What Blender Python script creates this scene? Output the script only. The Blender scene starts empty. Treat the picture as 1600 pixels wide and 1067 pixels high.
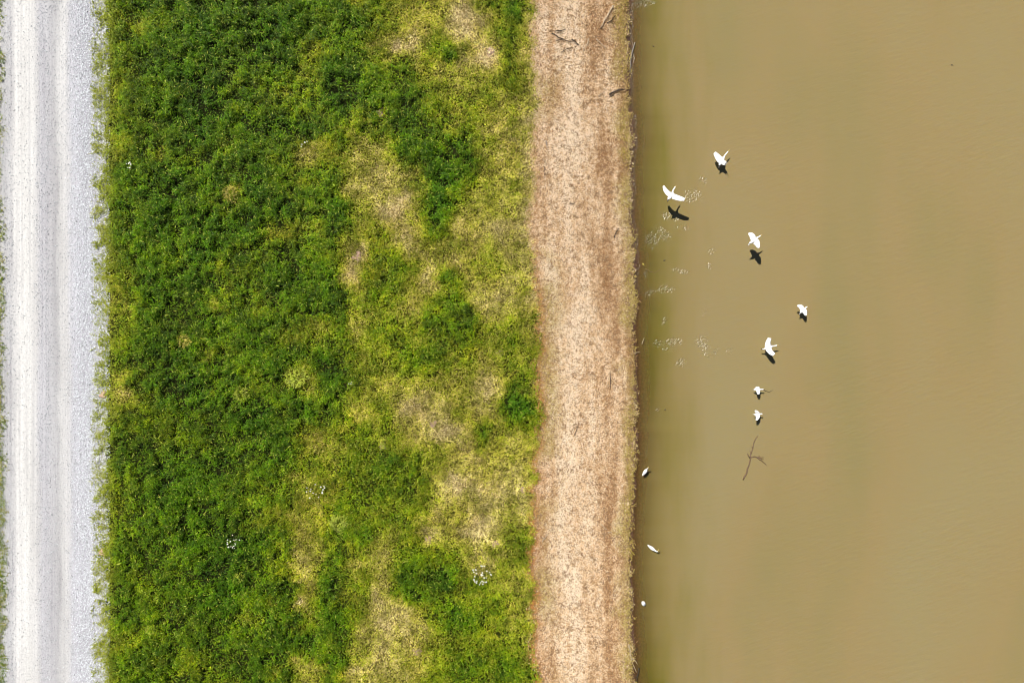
import bpy, bmesh, math, random
import numpy as np
from mathutils import Vector

# ------------------------------------------------------------------ camera, sky, sun, exposure
S = bpy.context.scene
COL = S.collection
H = 35.556                       # flying height of the camera above the meadow (metres)
PX = 30.0                        # photo pixels per metre on the meadow

cam_d = bpy.data.cameras.new("camera")
cam_d.lens = 24.0; cam_d.sensor_width = 36.0
cam_d.clip_start = 0.1; cam_d.clip_end = 3000
cam = bpy.data.objects.new("camera", cam_d); COL.objects.link(cam)
cam.location = (0, 0, H); cam.rotation_euler = (0, 0, 0)
S.camera = cam

SUN_TO = Vector((-0.41, 0.53, 1.0)).normalized()
w = bpy.data.worlds.new("World"); S.world = w; w.use_nodes = True
nt = w.node_tree; nt.nodes.clear()
sky = nt.nodes.new("ShaderNodeTexSky"); sky.sky_type = 'NISHITA'; sky.sun_disc = False; sky.air_density = 0.6; sky.dust_density = 0.4; sky.ozone_density = 0.5
sky.sun_elevation = math.asin(SUN_TO.z); sky.sun_rotation = math.atan2(SUN_TO.x, SUN_TO.y)
bg = nt.nodes.new("ShaderNodeBackground"); bg.inputs[1].default_value = 0.05
wo = nt.nodes.new("ShaderNodeOutputWorld")
nt.links.new(sky.outputs[0], bg.inputs[0]); nt.links.new(bg.outputs[0], wo.inputs[0])

sun_d = bpy.data.lights.new("sun", 'SUN'); sun_d.energy = 5.0; sun_d.angle = math.radians(0.5)
sun_d.color = (1.0, 0.955, 0.89)
sun = bpy.data.objects.new("sun", sun_d); COL.objects.link(sun)
sun.location = SUN_TO * 200
sun.rotation_euler = (-SUN_TO).to_track_quat('-Z', 'Y').to_euler()

S.view_settings.view_transform = 'Standard'; S.view_settings.look = 'None'
S.cycles.pixel_filter_type = 'BLACKMAN_HARRIS'; S.cycles.filter_width = 1.05
S.view_settings.exposure = 0.45; S.view_settings.gamma = 1.0

# ------------------------------------------------------------------ helpers
rng = np.random.default_rng(11)
random.seed(5)
WZ = -0.72                        # water level

def ux(u, z=0.0): return (u - 800.0) / PX * (H - z) / H
def vy(v, z=0.0): return (533.5 - v) / PX * (H - z) / H

_tabs = {}
def vnoise(x, y, cell, seed):
    """smooth value noise 0..1"""
    if seed not in _tabs:
        _tabs[seed] = np.random.default_rng(1000 + seed).random((512, 512)).astype(np.float32)
    T = _tabs[seed]
    gx = np.asarray(x) / cell + 4096.0; gy = np.asarray(y) / cell + 4096.0
    ix = np.floor(gx).astype(np.int64); iy = np.floor(gy).astype(np.int64)
    fx = gx - ix; fy = gy - iy
    fx = fx * fx * (3 - 2 * fx); fy = fy * fy * (3 - 2 * fy)
    a = T[ix & 511, iy & 511]; b = T[(ix + 1) & 511, iy & 511]
    c = T[ix & 511, (iy + 1) & 511]; d = T[(ix + 1) & 511, (iy + 1) & 511]
    return (a * (1 - fx) + b * fx) * (1 - fy) + (c * (1 - fx) + d * fx) * fy
def fbm(x, y, cell, seed, octs=3):
    s = 0; a = 1; t = 0
    for k in range(octs):
        s = s + a * vnoise(x, y, cell / 2 ** k, seed + k); t += a; a *= 0.55
    return s / t
def sstep(a, b, x):
    t = np.clip((x - a) / (b - a), 0, 1); return t * t * (3 - 2 * t)

SH_V = [-400, 0, 100, 200, 300, 430, 520, 600, 690, 740, 800, 870, 950, 1010, 1067, 1500]
SH_U = [980, 984, 983, 986, 987, 991, 992, 994, 992, 996, 990, 988, 987, 989, 992, 990]
def shore_x(y):
    v = 533.5 - np.asarray(y) * PX
    base = (np.interp(v, SH_V, SH_U) - 800) / PX * (H - WZ) / H
    return base + (fbm(y, y * 0 + 3.3, 0.9, 40, 4) - 0.5) * 0.5
def ground_z(x, y):
    x = np.asarray(x, dtype=float); y = np.asarray(y, dtype=float)
    d = x - shore_x(y)
    z = np.interp(d, [-5.4, -4.6, -0.55, -0.22, 0.18, 0.9, 2.2, 5.0, 12.0],
                     [0.0, -0.03, -0.50, -0.59, -0.77, -0.93, -1.35, -1.9, -2.3])
    land = sstep(0.5, -0.5, d)
    z = z + land * (fbm(x, y, 1.6, 44, 3) - 0.5) * 0.10 * sstep(-21.6, -20.5, x) * (1 - 0.6 * sstep(-6, -4, d))
    return z

# how lush the meadow is, read off a 40-pixel grid (0 bleached straw .. 9 deep green)
LUSH_ROWS = """
5 7 8 8 9 9 9 7 8 9 5 6 5 5 2 6 6 2
5 6 6 8 9 9 9 9 8 8 7 6 4 4 1 3 6 3
5 6 8 9 9 8 8 7 5 7 7 3 2 5 3 1 6 3
5 7 8 9 9 8 7 7 5 9 8 7 7 4 3 4 6 2
5 7 8 8 9 8 8 6 7 9 8 8 8 6 5 5 4 2
5 7 8 8 9 8 8 8 8 7 6 6 8 7 4 3 3 1
6 7 7 7 8 7 8 7 4 5 3 3 8 8 8 3 3 1
6 8 8 9 8 8 9 7 6 7 3 2 5 9 6 4 3 1
6 7 9 9 8 6 9 8 7 8 4 2 4 9 5 3 3 1
5 7 8 8 9 8 8 5 5 8 5 5 2 6 3 3 2 1
5 7 8 8 9 7 7 8 7 7 3 7 6 3 4 4 3 2
5 6 8 8 8 6 7 8 7 8 3 6 5 3 5 3 3 2
4 5 8 8 8 7 6 8 8 8 5 6 3 5 6 2 3 2
5 6 8 8 8 8 8 8 6 6 4 6 6 5 8 5 5 4
6 7 8 8 7 7 9 8 7 8 5 5 7 8 5 4 5 4
4 4 8 9 8 7 6 8 5 8 6 4 4 4 4 3 5 5
5 5 7 8 8 8 9 8 8 7 4 6 3 3 4 3 7 6
6 7 8 7 8 8 8 8 6 5 6 5 3 2 3 5 3 5
6 7 8 8 8 8 8 8 6 5 6 7 6 5 3 3 3 4
6 7 8 8 8 7 7 7 4 5 6 6 6 3 2 2 2 4
6 7 7 8 8 7 7 6 4 6 6 6 6 3 4 2 3 3
6 7 8 8 8 9 8 7 4 6 7 4 6 4 3 2 6 4
5 7 8 8 8 9 8 7 3 8 4 3 7 6 5 2 5 4
6 8 7 7 9 9 8 8 4 8 5 2 7 7 5 5 4 4
6 7 7 8 8 8 6 8 3 8 6 2 2 6 8 6 4 3
5 6 7 7 8 8 7 8 8 7 4 2 2 5 6 6 5 3
6 7 8 7 7 7 8 8 3 7 2 1 3 5 7 6 7 4
6 7 8 7 7 7 8 8 4 7 3 3 4 6 7 6 6 4
"""
LG = np.array([[float(c) for c in r.split()] for r in LUSH_ROWS.strip().splitlines()])
# small bleached or yellow spots: u, v, radius(px), change
SPOTS = [(652,60,16,-2),(735,25,26,-2),(748,92,16,-3),(618,70,10,-3),(700,70,16,3),(707,82,8,4),(775,62,22,2),(560,285,16,-1),
         (620,328,18,-3),(632,280,10,-2),(700,290,30,2),(725,215,28,2),(690,345,18,2),(660,445,20,-3),(672,420,9,-2),(555,400,14,-2),
         (560,425,14,-2),(705,435,14,3),(550,505,12,-2),(690,500,24,2),(650,395,18,-2),(720,410,18,-2),(780,350,26,-1),(790,380,14,-1),
         (760,420,20,1.5),(735,485,14,2),(650,640,30,-2),(700,668,16,-2),(755,672,18,3),(705,750,16,-2),(770,610,26,-2),(810,625,18,3),
         (780,760,26,-1),(560,660,10,-2),(555,640,10,-1),(590,635,20,-1),(485,690,14,-2),(460,745,20,-1.5),(455,800,14,-2),(460,865,10,-3),
         (463,898,8,-4),(465,945,10,-4),(430,935,8,-3),(432,1050,10,-4),(458,1020,10,-3),(580,845,12,-2),(585,920,12,-2),(670,838,14,-2),
         (740,840,20,-2),(735,885,16,-1),(610,970,14,-1),(605,985,14,-1),(555,990,12,-2),(560,1045,18,-1),(690,905,18,2),(620,925,18,2),
         (640,900,20,2),(700,960,22,1.5),(240,610,18,-1),(200,615,18,-2),(365,303,10,-3),(420,363,14,-2),(495,232,14,-2),(490,85,14,-1),
         (450,140,9,-3),(290,535,9,-4),(275,548,6,-3),(335,557,8,-3),(465,590,18,-2),(380,615,12,-2),(330,600,9,-2),(455,525,12,-2),
         (500,510,12,-2),(530,815,12,-2),(345,478,7,-3),(345,415,9,-2),(255,242,8,-3),(800,25,20,2),(820,460,10,2),(830,500,8,3),(825,640,12,2)]
def lushness(x, y):
    """0..9 over the meadow; noise-warped so that patch edges are ragged"""
    wx = x + (fbm(x, y, 1.1, 50) - 0.5) * 1.2 + (fbm(x, y, 0.32, 56, 2) - 0.5) * 0.5
    wy = y + (fbm(x, y, 1.1, 53) - 0.5) * 1.2 + (fbm(x, y, 0.32, 58, 2) - 0.5) * 0.5
    u = 800 + wx * PX; v = 533.5 - wy * PX
    gu = np.clip((u - 160) / 40, 0, LG.shape[1] - 1.001)
    vv = np.abs(v); vv = np.where(vv > 1080, 2160 - vv, vv)       # mirror past the frame
    gv = np.clip(vv / 40, 0, LG.shape[0] - 1.001)
    i = gu.astype(int); j = gv.astype(int); a = gu - i; b = gv - j
    a = a * a * (3 - 2 * a); b = b * b * (3 - 2 * b)
    L = (LG[j, i] * (1 - a) + LG[j, i + 1] * a) * (1 - b) + (LG[j + 1, i] * (1 - a) + LG[j + 1, i + 1] * a) * b
    for su, sv, r, am in SPOTS:
        q = ((u - su) ** 2 + (v - sv) ** 2) / (r * r)
        L = L + am * np.exp(-q)
    L = np.where(u < 100, 6.0, L)
    L = L + (fbm(x, y, 0.55, 60, 3) - 0.5) * 3.4 + (fbm(x, y, 3.0, 65, 2) - 0.5) * 1.5
    L = L + 0.6 * (1 - sstep(1.5, 5, L))
    return np.clip(L, 0, 9)
def strip_left_x(y):            # where the meadow ends and the dead strip begins
    v = 533.5 - y * PX
    u = np.interp(v, [0, 60, 140, 200, 300, 440, 500, 620, 650, 700, 820, 900, 1000, 1067], [836, 832, 842, 836, 834, 836, 842, 842, 846, 836, 834, 830, 836, 840])
    return (u - 800) / PX + (fbm(y, y * 0 + 9.1, 0.7, 70, 3) - 0.5) * 0.7

def node_mat(name):
    m = bpy.data.materials.new(name); m.use_nodes = True
    n = m.node_tree; n.nodes.clear()
    out = n.nodes.new("ShaderNodeOutputMaterial")
    p = n.nodes.new("ShaderNodeBsdfPrincipled")
    n.links.new(p.outputs[0], out.inputs[0])
    return m, n, p, out
def nd(n, t, **kw):
    o = n.nodes.new("ShaderNode" + t)
    for k, v in kw.items(): setattr(o, k, v)
    return o
def ramp(n, stops, interp='LINEAR'):
    r = nd(n, "ValToRGB"); e = r.color_ramp.elements; r.color_ramp.interpolation = interp
    while len(e) < len(stops): e.new(0.5)
    for k, (p, c) in enumerate(stops):
        e[k].position = p; e[k].color = (*c, 1) if len(c) == 3 else c
    return r
def noise(n, scale, detail=3, rough=0.55, vec=None):
    o = nd(n, "TexNoise"); o.inputs["Scale"].default_value = scale
    o.inputs["Detail"].default_value = detail; o.inputs["Roughness"].default_value = rough
    if vec is not None: n.links.new(vec, o.inputs["Vector"])
    return o
def mixc(n, fac, a, b, mode='MIX'):
    m = nd(n, "Mix", data_type='RGBA', blend_type=mode)
    for s, i in ((fac, 0), (a, 6), (b, 7)):
        if hasattr(s, 'node'): n.links.new(s, m.inputs[i])
        else: m.inputs[i].default_value = s if i == 0 else (*s, 1)
    return m.outputs[2]
def math_(n, op, a, b=None):
    m = nd(n, "Math", operation=op)
    for s, i in ((a, 0), (b, 1)):
        if s is None: continue
        if hasattr(s, 'node'): n.links.new(s, m.inputs[i])
        else: m.inputs[i].default_value = s
    return m.outputs[0]

def simple_mat(name, c1, c2, scale=20, rough=0.7, bump=0.0, bdist=0.01):
    m, n, p, o = node_mat(name)
    tc = nd(n, "TexCoord")
    nz = noise(n, scale, 4, 0.6, tc.outputs["Object"])
    r = ramp(n, [(0.3, c1), (0.7, c2)])
    n.links.new(nz.outputs[0], r.inputs[0]); n.links.new(r.outputs[0], p.inputs["Base Color"])
    p.inputs["Roughness"].default_value = rough
    if bump:
        b = nd(n, "Bump"); b.inputs["Strength"].default_value = bump; b.inputs["Distance"].default_value = bdist
        n.links.new(nz.outputs[0], b.inputs["Height"]); n.links.new(b.outputs[0], p.inputs["Normal"])
    return m

def tag(o, label, cat, group=None, kind=None):
    o["label"] = label; o["category"] = cat
    if group: o["group"] = group
    if kind: o["kind"] = kind
    return o
def np_mesh(name, V, F, mat, smooth=False, attrs=None):
    """V (n,3), F (m,k) with equal k -> mesh object"""
    me = bpy.data.meshes.new(name)
    k = F.shape[1]
    me.vertices.add(len(V)); me.vertices.foreach_set("co", np.ascontiguousarray(V, dtype=np.float32).ravel())
    me.loops.add(F.size); me.loops.foreach_set("vertex_index", np.ascontiguousarray(F, dtype=np.int32).ravel())
    me.polygons.add(len(F)); me.polygons.foreach_set("loop_start", np.arange(0, F.size, k, dtype=np.int32))
    me.polygons.foreach_set("use_smooth", np.full(len(F), smooth, dtype=bool))
    me.update(calc_edges=True); me.validate()
    for an, (typ, dat) in (attrs or {}).items():
        at = me.attributes.new(an, typ, 'POINT')
        at.data.foreach_set("color" if typ == 'FLOAT_COLOR' else "value", np.ascontiguousarray(dat, dtype=np.float32).ravel())
    me.materials.append(mat)
    o = bpy.data.objects.new(name, me); COL.objects.link(o)
    return o
def grid(xs, ys):
    X, Y = np.meshgrid(xs, ys); nx = len(xs); ny = len(ys)
    a = (np.arange(ny - 1)[:, None] * nx + np.arange(nx - 1)[None, :]).ravel()
    return X.ravel(), Y.ravel(), np.stack([a, a + 1, a + nx + 1, a + nx], 1)

# ------------------------------------------------------------------ materials of the setting
def ground_material():
    m, n, p, o = node_mat("meadow_soil")
    tc = nd(n, "TexCoord"); P = tc.outputs["Object"]
    al = nd(n, "Attribute", attribute_name="lush"); ad = nd(n, "Attribute", attribute_name="dead"); aw = nd(n, "Attribute", attribute_name="mud")
    n1 = noise(n, 9, 4, 0.65, P); n2 = noise(n, 1.4, 3, 0.6, P)
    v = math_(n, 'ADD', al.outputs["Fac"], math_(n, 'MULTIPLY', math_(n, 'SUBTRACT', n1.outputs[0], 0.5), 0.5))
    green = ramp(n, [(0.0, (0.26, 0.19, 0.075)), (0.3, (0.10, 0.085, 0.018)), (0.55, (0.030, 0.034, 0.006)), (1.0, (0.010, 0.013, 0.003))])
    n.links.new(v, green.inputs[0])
    dead = ramp(n, [(0.25, (0.14, 0.08, 0.04)), (0.5, (0.25, 0.16, 0.09)), (0.75, (0.38, 0.27, 0.165))])
    n.links.new(math_(n, 'ADD', math_(n, 'MULTIPLY', n1.outputs[0], 0.6), math_(n, 'MULTIPLY', n2.outputs[0], 0.4)), dead.inputs[0])
    mud = ramp(n, [(0.3, (0.060, 0.030, 0.022)), (0.7, (0.14, 0.078, 0.052))])
    n.links.new(n1.outputs[0], mud.inputs[0])
    c = mixc(n, ad.outputs["Fac"], green.outputs[0], dead.outputs[0])
    c = mixc(n, aw.outputs["Fac"], c, mud.outputs[0])
    n.links.new(c, p.inputs["Base Color"])
    p.inputs["Roughness"].default_value = 0.95; p.inputs["Specular IOR Level"].default_value = 0.05
    b = nd(n, "Bump"); b.inputs["Strength"].default_value = 0.7; b.inputs["Distance"].default_value = 0.05
    n.links.new(n1.outputs[0], b.inputs["Height"]); n.links.new(b.outputs[0], p.inputs["Normal"])
    return m

def leaf_material(name, rough=0.45, transl=0.28, spec=0.35):
    m, n, p, out = node_mat(name)
    a = nd(n, "Attribute", attribute_name="tint")
    tc = nd(n, "TexCoord"); nz = noise(n, 30, 2, 0.5, tc.outputs["Object"])
    r = ramp(n, [(0.3, (0.8, 0.8, 0.8)), (0.7, (1.15, 1.15, 1.15))]); n.links.new(nz.outputs[0], r.inputs[0])
    c = mixc(n, 1.0, a.outputs["Color"], r.outputs[0], 'MULTIPLY')
    n.links.new(c, p.inputs["Base Color"])
    p.inputs["Roughness"].default_value = rough
    p.inputs["Specular IOR Level"].default_value = spec
    if transl:
        t = nd(n, "BsdfTranslucent"); n.links.new(c, t.inputs[0])
        mx = nd(n, "MixShader"); mx.inputs[0].default_value = transl
        n.links.new(p.outputs[0], mx.inputs[1]); n.links.new(t.outputs[0], mx.inputs[2]); n.links.new(mx.outputs[0], out.inputs[0])
    return m

def water_material():
    m, n, p, out = node_mat("muddy_water")
    tc = nd(n, "TexCoord"); P = tc.outputs["Object"]
    dep = nd(n, "Attribute", attribute_name="depth"); chop = nd(n, "Attribute", attribute_name="chop")
    mp = nd(n, "Mapping"); mp.inputs["Scale"].default_value = (1.0, 0.35, 1); n.links.new(P, mp.inputs[0])
    big = noise(n, 0.13, 3, 0.5, mp.outputs[0])
    silt = ramp(n, [(0.30, (0.214, 0.180, 0.076)), (0.5, (0.250, 0.191, 0.085)), (0.70, (0.246, 0.200, 0.094))])
    n.links.new(big.outputs[0], silt.inputs[0])
    mp0 = nd(n, "Mapping"); mp0.inputs["Scale"].default_value = (1.0, 0.22, 1); n.links.new(P, mp0.inputs[0])
    alg = noise(n, 0.55, 3, 0.55, mp0.outputs[0])
    algr = ramp(n, [(0.38, (0.160, 0.138, 0.022)), (0.6, (0.200, 0.156, 0.042))]); n.links.new(alg.outputs[0], algr.inputs[0])
    dr = ramp(n, [(0.0, (0, 0, 0)), (0.10, (0.0, 0.0, 0.0)), (0.62, (1, 1, 1))]); n.links.new(math_(n, 'DIVIDE', math_(n, 'ADD', dep.outputs["Fac"], math_(n, 'MULTIPLY', math_(n, 'SUBTRACT', alg.outputs[0], 0.5), 0.9)), 1.75), dr.inputs[0])
    c = mixc(n, dr.outputs[0], algr.outputs[0], silt.outputs[0])
    n.links.new(c, p.inputs["Base Color"])
    p.inputs["IOR"].default_value = 1.33
    p.inputs["Subsurface Weight"].default_value = 0.6; p.inputs["Subsurface Scale"].default_value = 0.035     # silt scatters the light
    p.inputs["Subsurface Radius"].default_value = (1.0, 0.5, 0.15)
    n.links.new(math_(n, "ADD", 0.5, math_(n, "MULTIPLY", math_(n, "MINIMUM", chop.outputs["Fac"], 1.0), 0.5)), p.inputs["Specular IOR Level"])
    n.links.new(math_(n, "ADD", 0.17, math_(n, "MULTIPLY", math_(n, "MINIMUM", chop.outputs["Fac"], 1.0), 0.09)), p.inputs["Roughness"])
    # small wind ripples, crests running from lower left to upper right, fading towards the bank
    def turned(deg, sx, sy):
        a = nd(n, "Mapping"); a.inputs["Rotation"].default_value = (0, 0, math.radians(deg)); n.links.new(P, a.inputs[0])
        b = nd(n, "Mapping"); b.inputs["Scale"].default_value = (sx, sy, 1); n.links.new(a.outputs[0], b.inputs[0])
        return b
    mp2 = turned(-20, 1.7, 6.0)
    rip = noise(n, 1.0, 2, 0.5, mp2.outputs[0])
    gust = noise(n, 0.16, 2, 0.5, P)
    gr = ramp(n, [(0.35, (0.25, 0.25, 0.25)), (0.65, (1, 1, 1))]); n.links.new(gust.outputs[0], gr.inputs[0])
    b1 = nd(n, "Bump"); b1.inputs["Distance"].default_value = 0.035
    am = math_(n, 'MULTIPLY', gr.outputs[0], math_(n, 'MULTIPLY', math_(n, 'MINIMUM', math_(n, 'DIVIDE', dep.outputs["Fac"], 2.2), 1.0), 0.62))
    n.links.new(am, b1.inputs["Strength"]); n.links.new(rip.outputs[0], b1.inputs["Height"])
    # choppy wavelets where birds have just splashed, and along the bank
    mp3 = turned(28, 11.0, 8.5)
    ch = noise(n, 1.0, 2, 0.5, mp3.outputs[0])
    b2 = nd(n, "Bump"); b2.inputs["Distance"].default_value = 0.095
    n.links.new(chop.outputs["Fac"], b2.inputs["Strength"]); n.links.new(ch.outputs[0], b2.inputs["Height"]); n.links.new(b1.outputs[0], b2.inputs["Normal"])
    n.links.new(b2.outputs[0], p.inputs["Normal"])
    # shallow water lets the mud show through
    al = math_(n, 'SUBTRACT', 1.0, math_(n, 'POWER', 2.718, math_(n, 'MULTIPLY', dep.outputs["Fac"], -4.2)))
    al = math_(n, 'MAXIMUM', al, 0.12)
    tr = nd(n, "BsdfTransparent"); tr.inputs[0].default_value = (0.86, 0.76, 0.60, 1)
    mx = nd(n, "MixShader"); n.links.new(al, mx.inputs[0]); n.links.new(tr.outputs[0], mx.inputs[1]); n.links.new(p.outputs[0], mx.inputs[2])
    gl = nd(n, "BsdfGlossy"); gl.inputs["Roughness"].default_value = 0.27; n.links.new(b2.outputs[0], gl.inputs["Normal"])
    fr = nd(n, "Fresnel"); fr.inputs["IOR"].default_value = 1.33; n.links.new(b2.outputs[0], fr.inputs["Normal"])
    thin = math_(n, 'MULTIPLY', fr.outputs[0], math_(n, 'SUBTRACT', 1.0, al))
    mx2 = nd(n, "MixShader"); n.links.new(thin, mx2.inputs[0]); n.links.new(mx.outputs[0], mx2.inputs[1]); n.links.new(gl.outputs[0], mx2.inputs[2])
    n.links.new(mx2.outputs[0], out.inputs[0])
    return m

ROAD_L, ROAD_R = ux(-8), ux(150)
def road_material():
    m, n, p, o = node_mat("crushed_limestone")
    tc = nd(n, "TexCoord"); P = tc.outputs["Object"]
    sx = nd(n, "SeparateXYZ"); n.links.new(P, sx.inputs[0])
    mpl = nd(n, "Mapping"); mpl.inputs["Scale"].default_value = (1.6, 0.18, 1); n.links.new(P, mpl.inputs[0])
    wob = noise(n, 1.0, 4, 0.6, mpl.outputs[0])
    # the tracks drift slowly to the right down the road
    drift = math_(n, 'MULTIPLY', sx.outputs[1], 0.0045)
    xx = math_(n, 'ADD', math_(n, 'ADD', sx.outputs[0], drift), math_(n, 'MULTIPLY', math_(n, 'SUBTRACT', wob.outputs[0], 0.5), 0.55))
    t = math_(n, 'DIVIDE', math_(n, 'ADD', xx, 800 / PX), 160 / PX)           # 0..1 over u 0..160
    def g(v, b=1.0): v *= 1.07; return (v, v * 0.993, v * 0.99 * b)
    rr = ramp(n, [(0.0, g(0.33)), (0.11, g(0.36, 1.02)), (0.16, g(0.49, .98)), (0.27, g(0.49, .97)), (0.36, g(0.47, .99)), (0.41, g(0.395, 1.06)), (0.49, g(0.38, 1.04)),
                  (0.56, g(0.31, 1.02)), (0.605, g(0.43, .99)), (0.67, g(0.445)), (0.72, g(0.42, 1.08)), (0.80, g(0.40, 1.1)), (0.9, g(0.38, 1.1)), (1.0, g(0.36))])
    n.links.new(t, rr.inputs[0])
    sp = noise(n, 14, 3, 0.7, P); spr = ramp(n, [(0.28, (0.70, 0.70, 0.71)), (0.5, (1.0, 1.0, 1.0)), (0.75, (1.12, 1.12, 1.11))]); n.links.new(sp.outputs[0], spr.inputs[0])
    c = mixc(n, 1.0, rr.outputs[0], spr.outputs[0], 'MULTIPLY')
    pa = noise(n, 0.5, 4, 0.6, mpl.outputs[0]); par = ramp(n, [(0.3, (0.88, 0.87, 0.87)), (0.65, (1.06, 1.06, 1.06))]); n.links.new(pa.outputs[0], par.inputs[0])
    c = mixc(n, 1.0, c, par.outputs[0], 'MULTIPLY')
    mps = nd(n, "Mapping"); mps.inputs["Scale"].default_value = (7.5, 0.06, 1); n.links.new(P, mps.inputs[0])
    st = noise(n, 1.0, 3, 0.6, mps.outputs[0]); stt = ramp(n, [(0.3, (0.86, 0.86, 0.87)), (0.68, (1.10, 1.10, 1.09))]); n.links.new(st.outputs[0], stt.inputs[0])
    c = mixc(n, 1.0, c, stt.outputs[0], 'MULTIPLY')
    n.links.new(c, p.inputs["Base Color"]); p.inputs["Roughness"].default_value = 0.9
    b = nd(n, "Bump"); b.inputs["Strength"].default_value = 0.5; b.inputs["Distance"].default_value = 0.03
    n.links.new(sp.outputs[0], b.inputs["Height"]); n.links.new(b.outputs[0], p.inputs["Normal"])
    return m

# ------------------------------------------------------------------ ground, road, water
def far(a, b, step, reach):
    mid = np.arange(a, b + step / 2, step)
    out = [reach * 0.0 + k for k in (3, 9, 25, 70, 180, 450)]
    return np.concatenate([a - np.array(out[::-1]), mid, b + np.array(out)])
xs = np.unique(np.concatenate([far(-34, 34, 0.4, 1), np.arange(0.5, 9.0, 0.1)]))
ys = far(-26, 26, 0.2, 1)
X, Y, F = grid(xs, ys)
Z = ground_z(X, Y)
inside = (np.abs(X) < 40) & (np.abs(Y) < 40)
dsh = X - shore_x(Y)
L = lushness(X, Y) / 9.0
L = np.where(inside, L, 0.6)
strip = sstep(-0.2, 0.2, X - strip_left_x(Y))
mud = sstep(-0.26, -0.06, dsh)
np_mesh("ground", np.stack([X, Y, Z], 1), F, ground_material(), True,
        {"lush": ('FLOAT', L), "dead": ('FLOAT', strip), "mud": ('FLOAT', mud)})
tag(bpy.data.objects["ground"], "sloping earth of the embankment under grass, dead strip and water", "ground", kind='structure')

xr = np.linspace(ROAD_L, ROAD_R + 0.6, 30); yr = far(-26, 26, 0.25, 1)
X, Y, F = grid(xr, yr)
edge = np.minimum(X - xr[0], xr[-1] - X)
Zr = 0.006 + 0.05 * sstep(0, 1.2, edge) - 0.018 * np.exp(-((X - ux(30)) / 0.35) ** 2) - 0.02 * np.exp(-((X - ux(86)) / 0.3) ** 2) + 0.03 * np.exp(-((X - ux(126)) / 0.4) ** 2)
Xw = X + (edge < 0.01) * (fbm(X * 0 + np.sign(X - X.mean()), Y, 0.6, 80, 3) - 0.5) * 0.5
np_mesh("gravel_road", np.stack([Xw, Y, Zr], 1), F, road_material(), True)
tag(bpy.data.objects["gravel_road"], "pale crushed limestone road with wheel tracks along the left edge", "road", kind='structure')

CHOP = [  # u, v, ru, rv, tilt(deg), strength : patches of disturbed water
    (1018, 376, 9, 12, 20, 1.0), (1036, 366, 14, 7, 35, 0.95), (1049, 339, 14, 6, 10, 0.95), (1063, 354, 13, 5, 20, 0.55), (1083, 306, 13, 11, 0, 0.55),
    (1098, 282, 6, 8, 0, 0.45), (1062, 424, 14, 4, 10, 0.75), (1016, 458, 8, 5, -30, 0.7), (1040, 452, 14, 7, 0, 0.5), (1112, 393, 6, 6, 0, 0.35),
    (1108, 416, 5, 6, 0, 0.35), (1026, 537, 8, 6, -30, 0.75), (1050, 538, 16, 9, -15, 0.85), (1098, 535, 12, 9, 20, 0.65), (1108, 548, 12, 9, 0, 0.5),
    (1063, 566, 9, 7, 0, 0.6), (1140, 548, 6, 5, 0, 0.35), (1038, 502, 6, 7, 0, 0.5), (1028, 640, 5, 4, 0, 0.4), (1000, -2, 15, 13, 10, 1.0), (1020, 5, 5, 3, 0, 0.8),
    (1041, 3, 3, 2, 0, 0.6), (1008, 428, 4, 5, 0, 0.4), (1100, 488, 4, 6, 0, 0.3)]
xw = np.unique(np.concatenate([np.arange(ux(965), 13.6, 0.07), np.arange(13.6, 34, 0.5), 34 + np.array([4, 12, 30, 80, 200, 430])]))
yw = np.unique(np.concatenate([np.arange(-26, -6, 0.16), np.arange(-6, 20, 0.09), np.arange(20, 26, 0.25), 26 + np.array([4, 12, 30, 80, 200, 430]), -26 - np.array([4, 12, 30, 80, 200, 430])]))
X, Y, F = grid(xw, yw)
dep = np.clip(WZ - ground_z(X, Y), -0.2, 3)
U = 800 + X * PX * H / (H - WZ); V = 533.5 - Y * PX * H / (H - WZ)
chop = np.zeros_like(X)
for cu, cv, ru, rv, ti, st in CHOP:
    a = math.radians(ti); du = U - cu; dv = V - cv
    e = ((du * math.cos(a) + dv * math.sin(a)) / ru) ** 2 + ((-du * math.sin(a) + dv * math.cos(a)) / rv) ** 2
    chop = np.maximum(chop, min(1.0, .35 + .7 * st) * np.exp(-0.5 * e ** 2))
chop = chop * (0.35 + 0.9 * sstep(0.28, 0.5, fbm(X, Y, 0.30, 90, 2)))
dd = X - shore_x(Y)
bank = sstep(0.36, 0.12, dd) * np.interp(V, [-100, 120, 260, 430, 520, 700], [1.1, 1.0, 0.9, 0.7, 0.15, 0.0])
chop = np.clip(np.maximum(chop, bank * (0.5 + 0.7 * fbm(X, Y, 0.5, 95, 2))), 0, 1.2)
keep = (dd[F] > -0.6).any(1)
np_mesh("water", np.stack([X, Y, np.full_like(X, WZ)], 1), F[keep], water_material(), True,
        {"depth": ('FLOAT', dep), "chop": ('FLOAT', chop)})
tag(bpy.data.objects["water"], "still muddy tan pond water filling the right part of the view", "water", kind='structure')

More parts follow.
